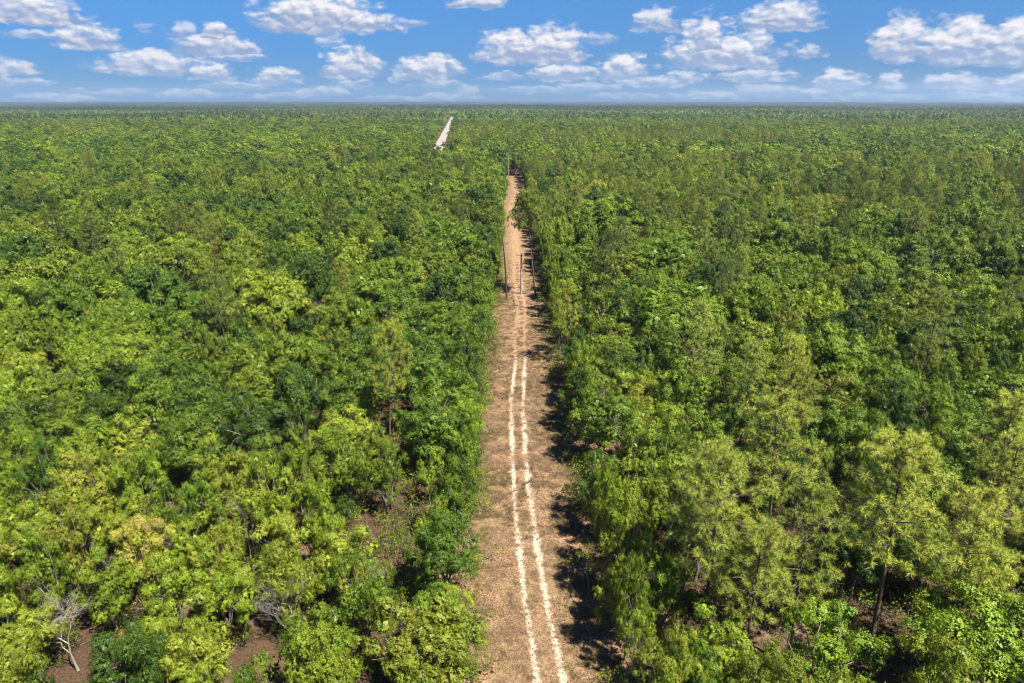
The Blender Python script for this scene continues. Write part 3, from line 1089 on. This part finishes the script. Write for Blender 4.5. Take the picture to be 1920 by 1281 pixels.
# ------------------------------------------------------------------ the rest of the wood, in geometry nodes
def scatter(name, meshes, pts, idx, rz, scl, tint, shade, label, cat):
    src = bpy.data.collections.new(name + '_kinds')
    for k, me in enumerate(meshes):
        so_ = bpy.data.objects.new('%s_kind_%02d' % (name, k), me)
        src.objects.link(so_)
    pm = bpy.data.meshes.new(name)
    n = len(pts)
    pm.vertices.add(n); pm.vertices.foreach_set('co', np.asarray(pts, np.float32).ravel())
    for nm, typ, arr in (('idx', 'INT', np.asarray(idx, np.int32)), ('rz', 'FLOAT_VECTOR', np.stack([np.zeros(n), np.zeros(n), rz], 1)),
                         ('scl', 'FLOAT_VECTOR', np.asarray(scl)), ('tint', 'FLOAT', np.asarray(tint)), ('shade', 'FLOAT', np.asarray(shade))):
        a = pm.attributes.new(nm, typ, 'POINT')
        a.data.foreach_set('vector' if typ == 'FLOAT_VECTOR' else 'value', arr.astype(np.int32 if typ == 'INT' else np.float32).ravel())
    ng = bpy.data.node_groups.new(name, 'GeometryNodeTree')
    ng.interface.new_socket('Geometry', in_out='INPUT', socket_type='NodeSocketGeometry')
    ng.interface.new_socket('Geometry', in_out='OUTPUT', socket_type='NodeSocketGeometry')
    gi = ng.nodes.new('NodeGroupInput'); go = ng.nodes.new('NodeGroupOutput')
    ip = ng.nodes.new('GeometryNodeInstanceOnPoints')
    ci = ng.nodes.new('GeometryNodeCollectionInfo')
    ci.inputs['Collection'].default_value = src
    ci.inputs['Separate Children'].default_value = True
    ci.inputs['Reset Children'].default_value = True

    def na(nm, typ):
        q = ng.nodes.new('GeometryNodeInputNamedAttribute'); q.data_type = typ
        q.inputs['Name'].default_value = nm
        return q.outputs['Attribute']
    L = ng.links.new
    L(gi.outputs[0], ip.inputs['Points']); L(ci.outputs[0], ip.inputs['Instance'])
    ip.inputs['Pick Instance'].default_value = True
    L(na('idx', 'INT'), ip.inputs['Instance Index'])
    L(na('rz', 'FLOAT_VECTOR'), ip.inputs['Rotation']); L(na('scl', 'FLOAT_VECTOR'), ip.inputs['Scale'])
    L(ip.outputs[0], go.inputs[0])
    o = obj(name, pm, None, label, cat, None, 'stuff')
    md_ = o.modifiers.new('scatter', 'NODES'); md_.node_group = ng
    return o


oak_hi = []
for i in range(NOAK):
    g, w = oak(500 + i, 3.0, 8.5, 20, 30, 14, .20, .2, .9, .28, jit=.2)
    oak_hi.append(join(g, w).mesh('oak_mid', [M_OAK, M_BARK]))
for i in range(3):
    g, w = oak(520 + i, 6.0, 10.5, 40, 40, 15, .235, .2, .85, .38, jit=.2)
    oak_hi.append(join(g, w).mesh('oak_mid_big', [M_OAK, M_BARK]))
join_near = [join(*oak(560 + i, 3.0, 8.5, 22, 34, 14, .145, .18, .8)).mesh('oak_near', [M_OAK, M_BARK]) for i in range(4)]
oak_lo = []
for i in range(5):
    g, w = oak(540 + i, 3.0, 8.5, 16, 12, 7, .36, .2, .8, .5, wood=False, jit=.22)
    limb(w, rs, (0, 0, 0), (0, 0, 4.5), .15, .1, 2, 0, 4)
    oak_lo.append(join(g, w).mesh('oak_low', [M_OAK, M_BARK]))
pine_hi = []
for i in range(4):
    g, w = pine(600 + i, 16.0, 3.6, 26, 6, 15, .60, .10, .42 + .05 * (i % 2), True, 3)
    pine_hi.append(join(g, w).mesh('pine_mid', [M_PINE, M_PBARK]))
pine_lo = []
for i in range(3):
    g, w = pine(620 + i, 16.0, 3.4, 20, 4, 6, .95, .34, .40, False, 3)
    pine_lo.append(join(g, w).mesh('pine_low', [M_PINE, M_PBARK]))

po, pp = [], []
for i, t in enumerate(placed):
    if i in chosen:
        continue
    (pp if t[4] == 'pine' else po).append(t)
# the next ring of single trees, on a jittered grid
r4 = np.random.RandomState(31)
FAR1 = 1150.0
step = 7.6
gx, gy = np.meshgrid(np.arange(-FAR1, FAR1, step), np.arange(NEAR, FAR1, step))
gx = gx.ravel() + r4.uniform(-.48, .48, gx.size) * step
gy = gy.ravel() + r4.uniform(-.48, .48, gy.size) * step
ok = np.abs(gx) < (gy + 30) * HF + 20
gx, gy = gx[ok], gy[ok]
big = r4.rand(len(gx))
gr = np.where(big < .5, r4.uniform(5.2, 8.0, len(gx)), r4.uniform(3.2, 5.2, len(gx)))
keepm = (r4.rand(len(gx)) > .18)
dens_p = fbm(gx, gy, 61, 2, 90.0)
ispine = r4.rand(len(gx)) < np.clip(.06 + .14 * dens_p + .05 * (gx > 0) + .5 * ((gy > 520) & (gy < 720) & (gx > -50) & (gx < 260)) * (dens_p > -.3), .02, .75)
far_pts = []
for x, y, r_, kp, pn in zip(gx, gy, gr, keepm, ispine):
    if kp and not cleared(x, y, r_):
        far_pts.append((x, y, r_, pn))
fa = np.array([(q[0], q[1], q[2], q[3]) for q in far_pts])
f1 = fbm(fa[:, 0], fa[:, 1], 51, 2, 55.0); f2 = fbm(fa[:, 0], fa[:, 1], 52, 2, 110.0)
ft = np.clip(.47 + .24 * f1 + r4.normal(0, .10, len(fa)), .05, .9)
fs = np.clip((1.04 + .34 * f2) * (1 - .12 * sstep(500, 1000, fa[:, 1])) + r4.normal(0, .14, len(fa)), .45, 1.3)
dark = r4.rand(len(fa)) < .15
ft[dark] = .22; fs[dark] *= .8

oakM = oak_hi + oak_lo + [join_near[k] for k in range(4)]
P_, I_, Z_, S_, T_, H_ = [], [], [], [], [], []
for (x, y, r_, h_, kd, ti, sh, nt) in po:
    bigt = r_ > 4.3
    k = 9 + r4.randint(3) if bigt else r4.randint(9)
    if y < 120 and not bigt:
        k = 17 + r4.randint(4)
    R0, H0 = (6.0, 10.5) if bigt else (3.0, 8.5)
    P_.append((x, y, 0)); I_.append(k); S_.append((r_ / R0, r_ / R0 * r4.uniform(.9, 1.1), h_ / H0)); T_.append(ti); H_.append(sh)
fo = fa[:, 3] < .5
n_ = int(fo.sum())
fx, fy, fr = fa[fo, 0], fa[fo, 1], fa[fo, 2]
P_ = np.concatenate([np.array(P_), np.stack([fx, fy, terrain(fx, fy)], 1)])
I_ = np.concatenate([np.array(I_), 12 + r4.randint(0, 5, n_)])
S_ = np.concatenate([np.array(S_), np.stack([fr / 3, fr / 3, (6.0 + fr * 1.05 + r4.uniform(-4.2, 3.6, n_)) / 8.5], 1)])
T_ = np.concatenate([np.array(T_), ft[fo]]); H_ = np.concatenate([np.array(H_), fs[fo]])
scatter('oak_woodland', oakM, P_, I_, r4.uniform(0, 6.28, len(P_)), S_, T_, H_,
        'continuous oak canopy behind the nearest trees, green to yellow-green', 'woodland')
P_, I_, S_, T_, H_ = [], [], [], [], []
for (x, y, r_, h_, kd, ti, sh, nt) in pp:
    P_.append((x, y, 0)); I_.append(r4.randint(4)); S_.append((r_ / 3.6, r_ / 3.6, h_ / 16.0)); T_.append(ti); H_.append(sh)
fp = ~fo
n_ = int(fp.sum())
fx, fy = fa[fp, 0], fa[fp, 1]
P_ = np.concatenate([np.array(P_).reshape(-1, 3), np.stack([fx, fy, terrain(fx, fy)], 1)])
I_ = np.concatenate([np.array(I_), 4 + r4.randint(0, 3, n_)])
s_ = r4.uniform(.75, 1.1, n_)
S_ = np.concatenate([np.array(S_).reshape(-1, 3), np.stack([s_ * .95, s_ * .95, s_], 1)])
T_ = np.concatenate([np.array(T_), np.clip(r4.normal(.38, .15, n_), 0, .8)]); H_ = np.concatenate([np.array(H_), r4.uniform(.7, 1.1, n_)])
scatter('pine_woodland', pine_hi + pine_lo, P_, I_, r4.uniform(0, 6.28, len(P_)), S_, T_, H_,
        'taller dark pines mixed through the oak canopy in the middle distance', 'woodland')


# groves of far trees
def grove(seed, size, n, k, leaf, hh):
    r = np.random.RandomState(seed)
    g = Geo()
    x = r.uniform(-size / 2, size / 2, n); y = r.uniform(-size / 2, size / 2, n)
    rr_ = r.uniform(3.4, 7.5, n); h = hh * r.uniform(.6, 1.2, n)
    pn = r.rand(n) < .10
    h[pn] *= 1.45; rr_[pn] *= .6
    hv = r.normal(0, .13, n); vv = r.normal(0, .28, n)
    hv[pn] -= .22; vv[pn] -= .5
    d = rdir(r, n * k, -.3)
    hk = np.repeat(h, k); rk = np.repeat(rr_, k)
    V = np.where(np.repeat(pn, k), hk * .30, hk * .36)
    c = np.stack([np.repeat(x, k) + d[:, 0] * rk * .85, np.repeat(y, k) + d[:, 1] * rk * .85, hk - V + d[:, 2] * V * .85], 1)
    nr = unit(1.0 * d + r.normal(0, .2, d.shape) + [0, 0, .15])
    att = np.stack([np.repeat(vv, k) + r.normal(0, .15, n * k), np.repeat(hv, k) + r.normal(0, .04, n * k)], 1)
    leaves(g, c, nr, leaf, leaf * .75, r, 0, att)
    return g.mesh('grove', [M_OAK])


gm = [grove(700 + i, 34, 34, 70, 1.6, 10.5) for i in range(4)] + [grove(710 + i, 90, 330, 14, 3.4, 10) for i in range(4)]
r5 = np.random.RandomState(41)
P_, I_ = [], []
for (y0, y1, st, ks) in ((FAR1 - 10, 2600, 30.0, 0), (2600, 9300, 80.0, 4)):
    gx, gy = np.meshgrid(np.arange(-y1, y1, st), np.arange(y0, y1, st))
    gx = gx.ravel() + r5.uniform(-.3, .3, gx.size) * st
    gy = gy.ravel() + r5.uniform(-.3, .3, gy.size) * st
    ok = (np.abs(gx) < gy * (HF + .05) + 60) & (np.hypot(gx, gy) < 9500)
    rdw = 22 if ks == 0 else 0
    ok &= ~((np.abs(gx - road_x(gy)) < rdw) & (gy < 2000))
    gx, gy = gx[ok], gy[ok]
    P_.append(np.stack([gx, gy, terrain(gx, gy)], 1)); I_.append(ks + r5.randint(0, 4, len(gx)))
# single low oaks close up the gaps the groves leave beside the road
P_ = np.concatenate(P_); I_ = np.concatenate(I_)
f1 = fbm(P_[:, 0], P_[:, 1], 53, 3, 420.0); f2 = fbm(P_[:, 0], P_[:, 1], 54, 3, 700.0)
n_ = len(P_)
zz = np.clip(1.05 + .55 * fbm(P_[:, 0], P_[:, 1], 55, 3, 200.0), .7, 1.8)
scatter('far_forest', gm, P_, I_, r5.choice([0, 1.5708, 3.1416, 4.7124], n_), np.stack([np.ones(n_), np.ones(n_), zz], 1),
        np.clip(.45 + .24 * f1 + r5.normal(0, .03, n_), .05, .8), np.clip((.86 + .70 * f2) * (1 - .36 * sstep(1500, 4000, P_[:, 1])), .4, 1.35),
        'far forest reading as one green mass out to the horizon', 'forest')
fy = np.arange(FAR1, 2500, 5.5)
fy = np.concatenate([fy + r5.uniform(-2, 2, len(fy)) for _ in range(6)])
sgn = np.where(np.arange(len(fy)) % 2 == 0, 1, -1)
fx = road_x(fy) + sgn * r5.uniform(10.0, 24.0, len(fy))
n_ = len(fy)
scatter('roadside_trees', oak_lo, np.stack([fx, fy, terrain(fx, fy)], 1), r5.randint(0, 5, n_), r5.uniform(0, 6.28, n_),
        np.stack([r5.uniform(.9, 1.3, n_)] * 2 + [r5.uniform(.9, 1.25, n_)], 1), r5.normal(.4, .1, n_), r5.uniform(.6, 1.0, n_),
        'far trees lining both sides of the white road', 'trees')

# undergrowth
r6 = np.random.RandomState(51)
shr = [shrub(800 + i, .9, 190, .12).mesh('shrub', [M_OAK, M_BARK]) for i in range(5)]
n_ = 30000
sy = np.sqrt(r6.uniform(24 ** 2, 260 ** 2, n_)); sx_ = r6.uniform(-1, 1, n_) * ((sy + 12) * HF + 12)
inside = (sx_ > left_edge(sy) + .2) & (sx_ < right_edge(sy) - .4)
dn_ = fbm(sx_, sy, 71, 3, 9.0)
hole = np.zeros(n_, bool)
for hx, hy, hr in holes:
    hole |= (sx_ - hx) ** 2 + ((sy - hy) * .6) ** 2 < (hr + .6) ** 2
ok = ~inside & (dn_ > -.6) & ~hole
sx_, sy = sx_[ok], sy[ok]; n_ = len(sx_)
ss = r6.uniform(.5, 2.0, n_)
scatter('undergrowth', shr, np.stack([sx_, sy, np.zeros(n_)], 1), r6.randint(0, 5, n_), r6.uniform(0, 6.28, n_),
        np.stack([ss, ss, ss * r6.uniform(.7, 1.5, n_)], 1), np.clip(r6.normal(.5, .2, n_), .1, 1), r6.uniform(.5, 1.0, n_),
        'low green and olive bushes covering the floor between the trees', 'undergrowth')

# dry grass over the clearing
M_GRASS = leaf_material('dry_grass', [(0, (.085, .10, .03)), (.35, (.22, .15, .08)), (1, (.40, .275, .17))], .2, .7, .2)
gt = [grass_tuft(900 + i, 18 + 5 * i, .30 + .06 * i).mesh('grass', [M_GRASS]) for i in range(4)]
n_ = 26000
ty = np.sqrt(r6.uniform(24 ** 2, 190 ** 2, n_)) ; ty = 24 + (ty - 24) * r6.uniform(.3, 1, n_)
tx_ = r6.uniform(-5, 9, n_)
dn_ = fbm(tx_, ty, 72, 3, 1.2)
rut = (np.abs(tx_ - lp(ty)) < .42) | (np.abs(tx_ - rp(ty)) < .42)
ok = (dn_ > -.12) & ~(rut & (r6.rand(n_) < .92))
tx_, ty = tx_[ok], ty[ok]; n_ = len(tx_)
ss = r6.uniform(.5, 1.25, n_)
scatter('dry_grass', gt, np.stack([tx_, ty, np.full(n_, .10)], 1), r6.randint(0, 4, n_), r6.uniform(0, 6.28, n_),
        np.stack([ss, ss, ss], 1), np.clip(.55 + .5 * fbm(tx_, ty, 73, 3, 6.0), 0, 1), r6.uniform(.6, 1.2, n_),
        'short straw coloured dry grass over the clearing', 'grass')
# green weeds on the right half and along the edges
n_ = 900
ty = 26 + 150 * r6.rand(n_) ** 1.5
side = r6.rand(n_)
tx_ = np.where(side < .5, left_edge(ty) + np.abs(r6.normal(0, .5, n_)), right_edge(ty) - np.abs(r6.normal(0, 1.3, n_)))
ss = r6.uniform(.15, .5, n_)
scatter('weeds', shr, np.stack([tx_, ty, np.full(n_, .06)], 1), r6.randint(0, 5, n_), r6.uniform(0, 6.28, n_),
        np.stack([ss, ss, ss], 1), np.clip(r6.normal(.62, .16, n_), .2, 1), r6.uniform(.7, 1.1, n_),
        'small green weeds along the edges of the clearing', 'weeds')

# ------------------------------------------------------------------ bare trees
barev = [bare(1000 + i, 8.0, 2.6, 5, 3).mesh('bare', [M_DEAD], True) for i in range(3)]
twigv = [bare(1010 + i, 8.0, 2.6, 5, 3).mesh('bare_twigs', [M_TWIG], True) for i in range(2)]
BL = ['bleached leafless oak with white forked branches above the pale ground patch, bottom left corner',
      'dead tree with pale spreading branches, lower left, one quarter across the photo',
      'pinkish grey leafless crown among the oaks, far left middle distance',
      'thin white dead branches beside a yellow-green oak, left of centre in the foreground',
      'small bleached snag just right of the largest dead tree, bottom left corner',
      'short dead tree with pale forked branches, about 16% across and 79% down the photo',
      'grey dead sapling in shade right of the clearing near the bottom edge',
      '', 'brownish leafless crown about 31% across and 45% down the photo',
      'pale leafless crown near the left border of the photo, halfway down',
      'grey brown leafless crown near the right border of the photo, upper middle',
      'thin bare tree standing in the right edge trees of the clearing, 59% across',
      'bare brown branches under the big feathery pine, lower right',
      'low dead tree with pale branches, 36% across and 85% down the photo',
      'white leafless branches behind the tallest pine, right side, 89% across']
for k, (px, py, r_, h_, kd) in enumerate(BAREP):
    if not kd:
        continue
    x, y = at(px, py, h_ * .7)
    me = barev[k % 3] if kd == 'white' else twigv[k % 2]
    o = obj('dead_tree', me, None, BL[k], 'dead tree', 'leafless trees in the wood', None, (x, y, 0))
    o.rotation_euler = (0, 0, r3.uniform(0, 6.28)); o.scale = (r_ / 2.5, r_ / 2.5, h_ / 8.0)

# small leaning sapling inside the clearing, right
x, y = at(1106, 1120)
root = obj('sapling', None, None, 'thin young oak leaning in the open at the right of the clearing', 'sapling', None, None, (x, y, .08))
r7 = np.random.RandomState(77)
g, w = Geo(), Geo()
pts = limb(w, r7, (0, 0, -.1), (-.45, .3, 3.6), .07, .03, 7, .05, 6)
ends = []
for i in range(9):
    e = pts[-1 - i % 3] + r7.normal(0, .6, 3) * [1, 1, .5] + [0, 0, .5]
    limb(w, r7, pts[-1 - i % 3], e, .025, .008, 4, .1, 4); ends.append(e)
ends = np.array(ends)
c = np.repeat(ends, 42, 0); d = rdir(r7, len(c), -.6)
leaves(g, c + d * r7.uniform(.1, .5, len(c))[:, None], unit(d + r7.normal(0, .5, d.shape) + [0, 0, .3]), .15, .09, r7, 0,
       np.stack([r7.normal(0, .4, len(c)), r7.normal(0, .05, len(c))], 1))
c_ = obj('crown', g.mesh('sapling_crown', [M_OAK]), root); c_['tint'] = .62; c_['shade'] = .95
obj('trunk', w.mesh('sapling_trunk', [M_BARK], True), root)

# ------------------------------------------------------------------ poles, snag, pine stem, litter
def box(g, c, s, mat=0):
    c, s = np.array(c, float), np.array(s, float) / 2
    v = np.array([[x, y, z] for x in (-1, 1) for y in (-1, 1) for z in (-1, 1)]) * s + c
    g.add(v, [(0, 1, 3, 2), (4, 6, 7, 5), (0, 4, 5, 1), (2, 3, 7, 6), (0, 2, 6, 4), (1, 5, 7, 3)], mat)


M_CER = simple('insulator', (.30, .28, .26), .3)


def utility_pole(px, py, h, label):
    x, y = at(px, py)
    root = obj('utility_pole', None, None, label, 'utility pole', 'utility poles along the clearing', None, (x, y, 0))
    g = Geo(); tube(g, [(0, 0, -.3), (0, 0, h * .5), (0, 0, h)], [.20, .18, .15], 10)
    box(g, (0, 0, h + .01), (.15, .15, .03))
    obj('pole', g.mesh('pole', [M_POLE], False), root)
    g = Geo(); box(g, (0, -.16, h - .35), (2.2, .10, .12))
    obj('crossarm', g.mesh('crossarm', [M_POLE]), root)
    for q in (-.95, 0, .95):
        g = Geo(); tube(g, [(q, -.16, h - .29), (q, -.16, h - .20), (q, -.16, h - .12)], [.05, .07, .03], 8)
        obj('insulator', g.mesh('insulator', [M_CER]), root)


utility_pole(977, 553, 9.2, 'brown utility pole with crossarm beside the tall pine in the clearing')
utility_pole(967.5, 334, 13.5, 'grey utility pole standing at the far end of the clearing')
utility_pole(953.5, 345, 14.5, 'pale utility pole against the left tree wall near the far end of the clearing')

x, y = at(950, 563)
g = Geo()
sp = [(0, 0, -.2), (-.1, 0, 3), (-.25, .1, 7), (-.55, .1, 10.5), (-.95, .2, 14.0)]
tube(g, sp, [.21, .19, .17, .13, .06], 8)
root = obj('dead_pine', None, None, 'tall thin dark dead pine trunk at the left edge of the clearing', 'dead tree', None, None, (x, y, 0))
obj('trunk', g.mesh('snag', [M_SNAG], True), root)
for i in range(9):
    z = 6 + i * 1.0
    a = i * 2.1
    g = Geo()
    bx = np.interp(z, [q[2] for q in sp], [q[0] for q in sp])
    limb(g, r7, (bx, .1, z), (bx + math.cos(a) * r7.uniform(.5, 1.2), .1 + math.sin(a) * .8, z + r7.uniform(0, .4)), .035, .01, 4, .08, 4)
    obj('branch', g.mesh('branch', [M_SNAG], True), root)

# fallen branch across the left half of the clearing
a0, b0 = at(902, 1046), at(962, 1062)
g = Geo()
limb(g, r7, (a0[0], a0[1], .16), (b0[0], b0[1], .17), .045, .02, 9, .03, 6)
obj('fallen_branch', g.mesh('fallen_branch', [M_SNAG], True), None, 'thin dark fallen branch lying across the left side of the clearing', 'branch')
a0, b0 = at(905, 797), at(925, 806)
g = Geo()
limb(g, r7, (a0[0], a0[1], .16), (b0[0], b0[1], .2), .06, .02, 7, .06, 6)
for q in range(6):
    p_ = np.array([a0[0] + (b0[0] - a0[0]) * q / 6, a0[1] + (b0[1] - a0[1]) * q / 6, .2])
    limb(g, r7, p_, p_ + r7.normal(0, .5, 3) * [1, 1, .3] + [0, 0, .3], .02, .006, 4, .1, 3)
obj('fallen_branch', g.mesh('fallen_bough', [M_DEAD], True), None, 'pale dead bough with twigs by the left tree edge, above the ruts', 'branch')
# brush at the foot of the tall pine
x, y = at(990, 549)
g = Geo()
for q in range(26):
    p_ = np.array([r7.normal(0, .8), r7.normal(0, .5), .12])
    limb(g, r7, p_, p_ + r7.normal(0, .8, 3) * [1, 1, .2] + [0, 0, .6], .03, .008, 4, .2, 3)
obj('brush_pile', g.mesh('brush_pile', [M_TWIG], True), None, 'tangled brush heap at the foot of the tall pine and pole', 'brush pile', None, None, (x, y, 0))

# litter twigs scattered over the clearing, one heap of stuff
g = Geo()
for q in range(420):
    yy_ = 26 + 110 * r7.rand() ** 1.4
    xx_ = r7.uniform(float(left_edge(yy_)) - .3, float(right_edge(yy_)) + .3)
    a = r7.uniform(0, 3.14); L = r7.uniform(.2, 1.1)
    limb(g, r7, (xx_, yy_, .14), (xx_ + math.cos(a) * L, yy_ + math.sin(a) * L, .16), .012, .006, 3, .08, 3)
obj('twig_litter', g.mesh('twig_litter', [M_TWIG]), None, 'loose dead twigs littering the clearing', 'twigs', None, 'stuff')

# ------------------------------------------------------------------ radio masts on the horizon
M_STEEL = simple('mast_steel', (.20, .21, .22), .5, .3)


def mast(px, ytop, dist, w, label):
    d = ray(px, ytop)
    k = dist / d[1]
    x, y, zt = d[0] * k, dist, CAMH + d[2] * k
    z0 = float(terrain(x, y))
    h = zt - z0
    root = obj('radio_mast', None, None, label, 'radio mast', 'radio masts on the horizon', None, (x, y, z0))
    g = Geo()
    n = 14
    legs = [(w * math.cos(q), w * math.sin(q)) for q in (0, 2.094, 4.189)]
    for lx, ly in legs:
        tube(g, [(lx, ly, 0), (lx, ly, h)], [w * .17, w * .17], 5)
    for i in range(n):
        for j in range(3):
            a, b_ = legs[j], legs[(j + 1) % 3]
            tube(g, [(a[0], a[1], h * i / n), (b_[0], b_[1], h * (i + 1) / n)], [w * .08] * 2, 4)
            tube(g, [(a[0], a[1], h * (i + 1) / n), (b_[0], b_[1], h * (i + 1) / n)], [w * .08] * 2, 4)
    obj('lattice', g.mesh('lattice', [M_STEEL]), root)
    for q in (.5, 2.6, 4.7):
        g = Geo()
        tube(g, [(0, 0, h * .85), (math.cos(q) * h * .4, math.sin(q) * h * .4, 0)], [.03, .03], 4)
        obj('guy_wire', g.mesh('guy_wire', [M_STEEL]), root)
    g = Geo()
    tube(g, [(0, 0, h), (0, 0, h + 3)], [.15, .05], 5)
    obj('antenna', g.mesh('antenna', [M_STEEL]), root)


mast(893.5, 167, 3600, 2.0, 'radio mast above the horizon, right of the white road')
mast(469.5, 158, 5200, .75, 'faint thin radio mast on the horizon in the left half')

# ------------------------------------------------------------------ air
g = Geo(); box(g, (0, 0, 99), (19600, 19600, 202))
m, T = mat_new('haze_air')
v_ = T.n('ShaderNodeVolumePrincipled')
v_.inputs['Color'].default_value = (.62, .80, 1.0, 1)
v_.inputs['Density'].default_value = 0.00007
v_.inputs['Anisotropy'].default_value = .2
o_ = T.n('ShaderNodeOutputMaterial'); T.t.links.new(v_.outputs[0], o_.inputs['Volume'])
HAZE = obj('haze', g.mesh('haze', [m]), None, 'thin blue air haze over the whole forest', 'haze', None, 'stuff')
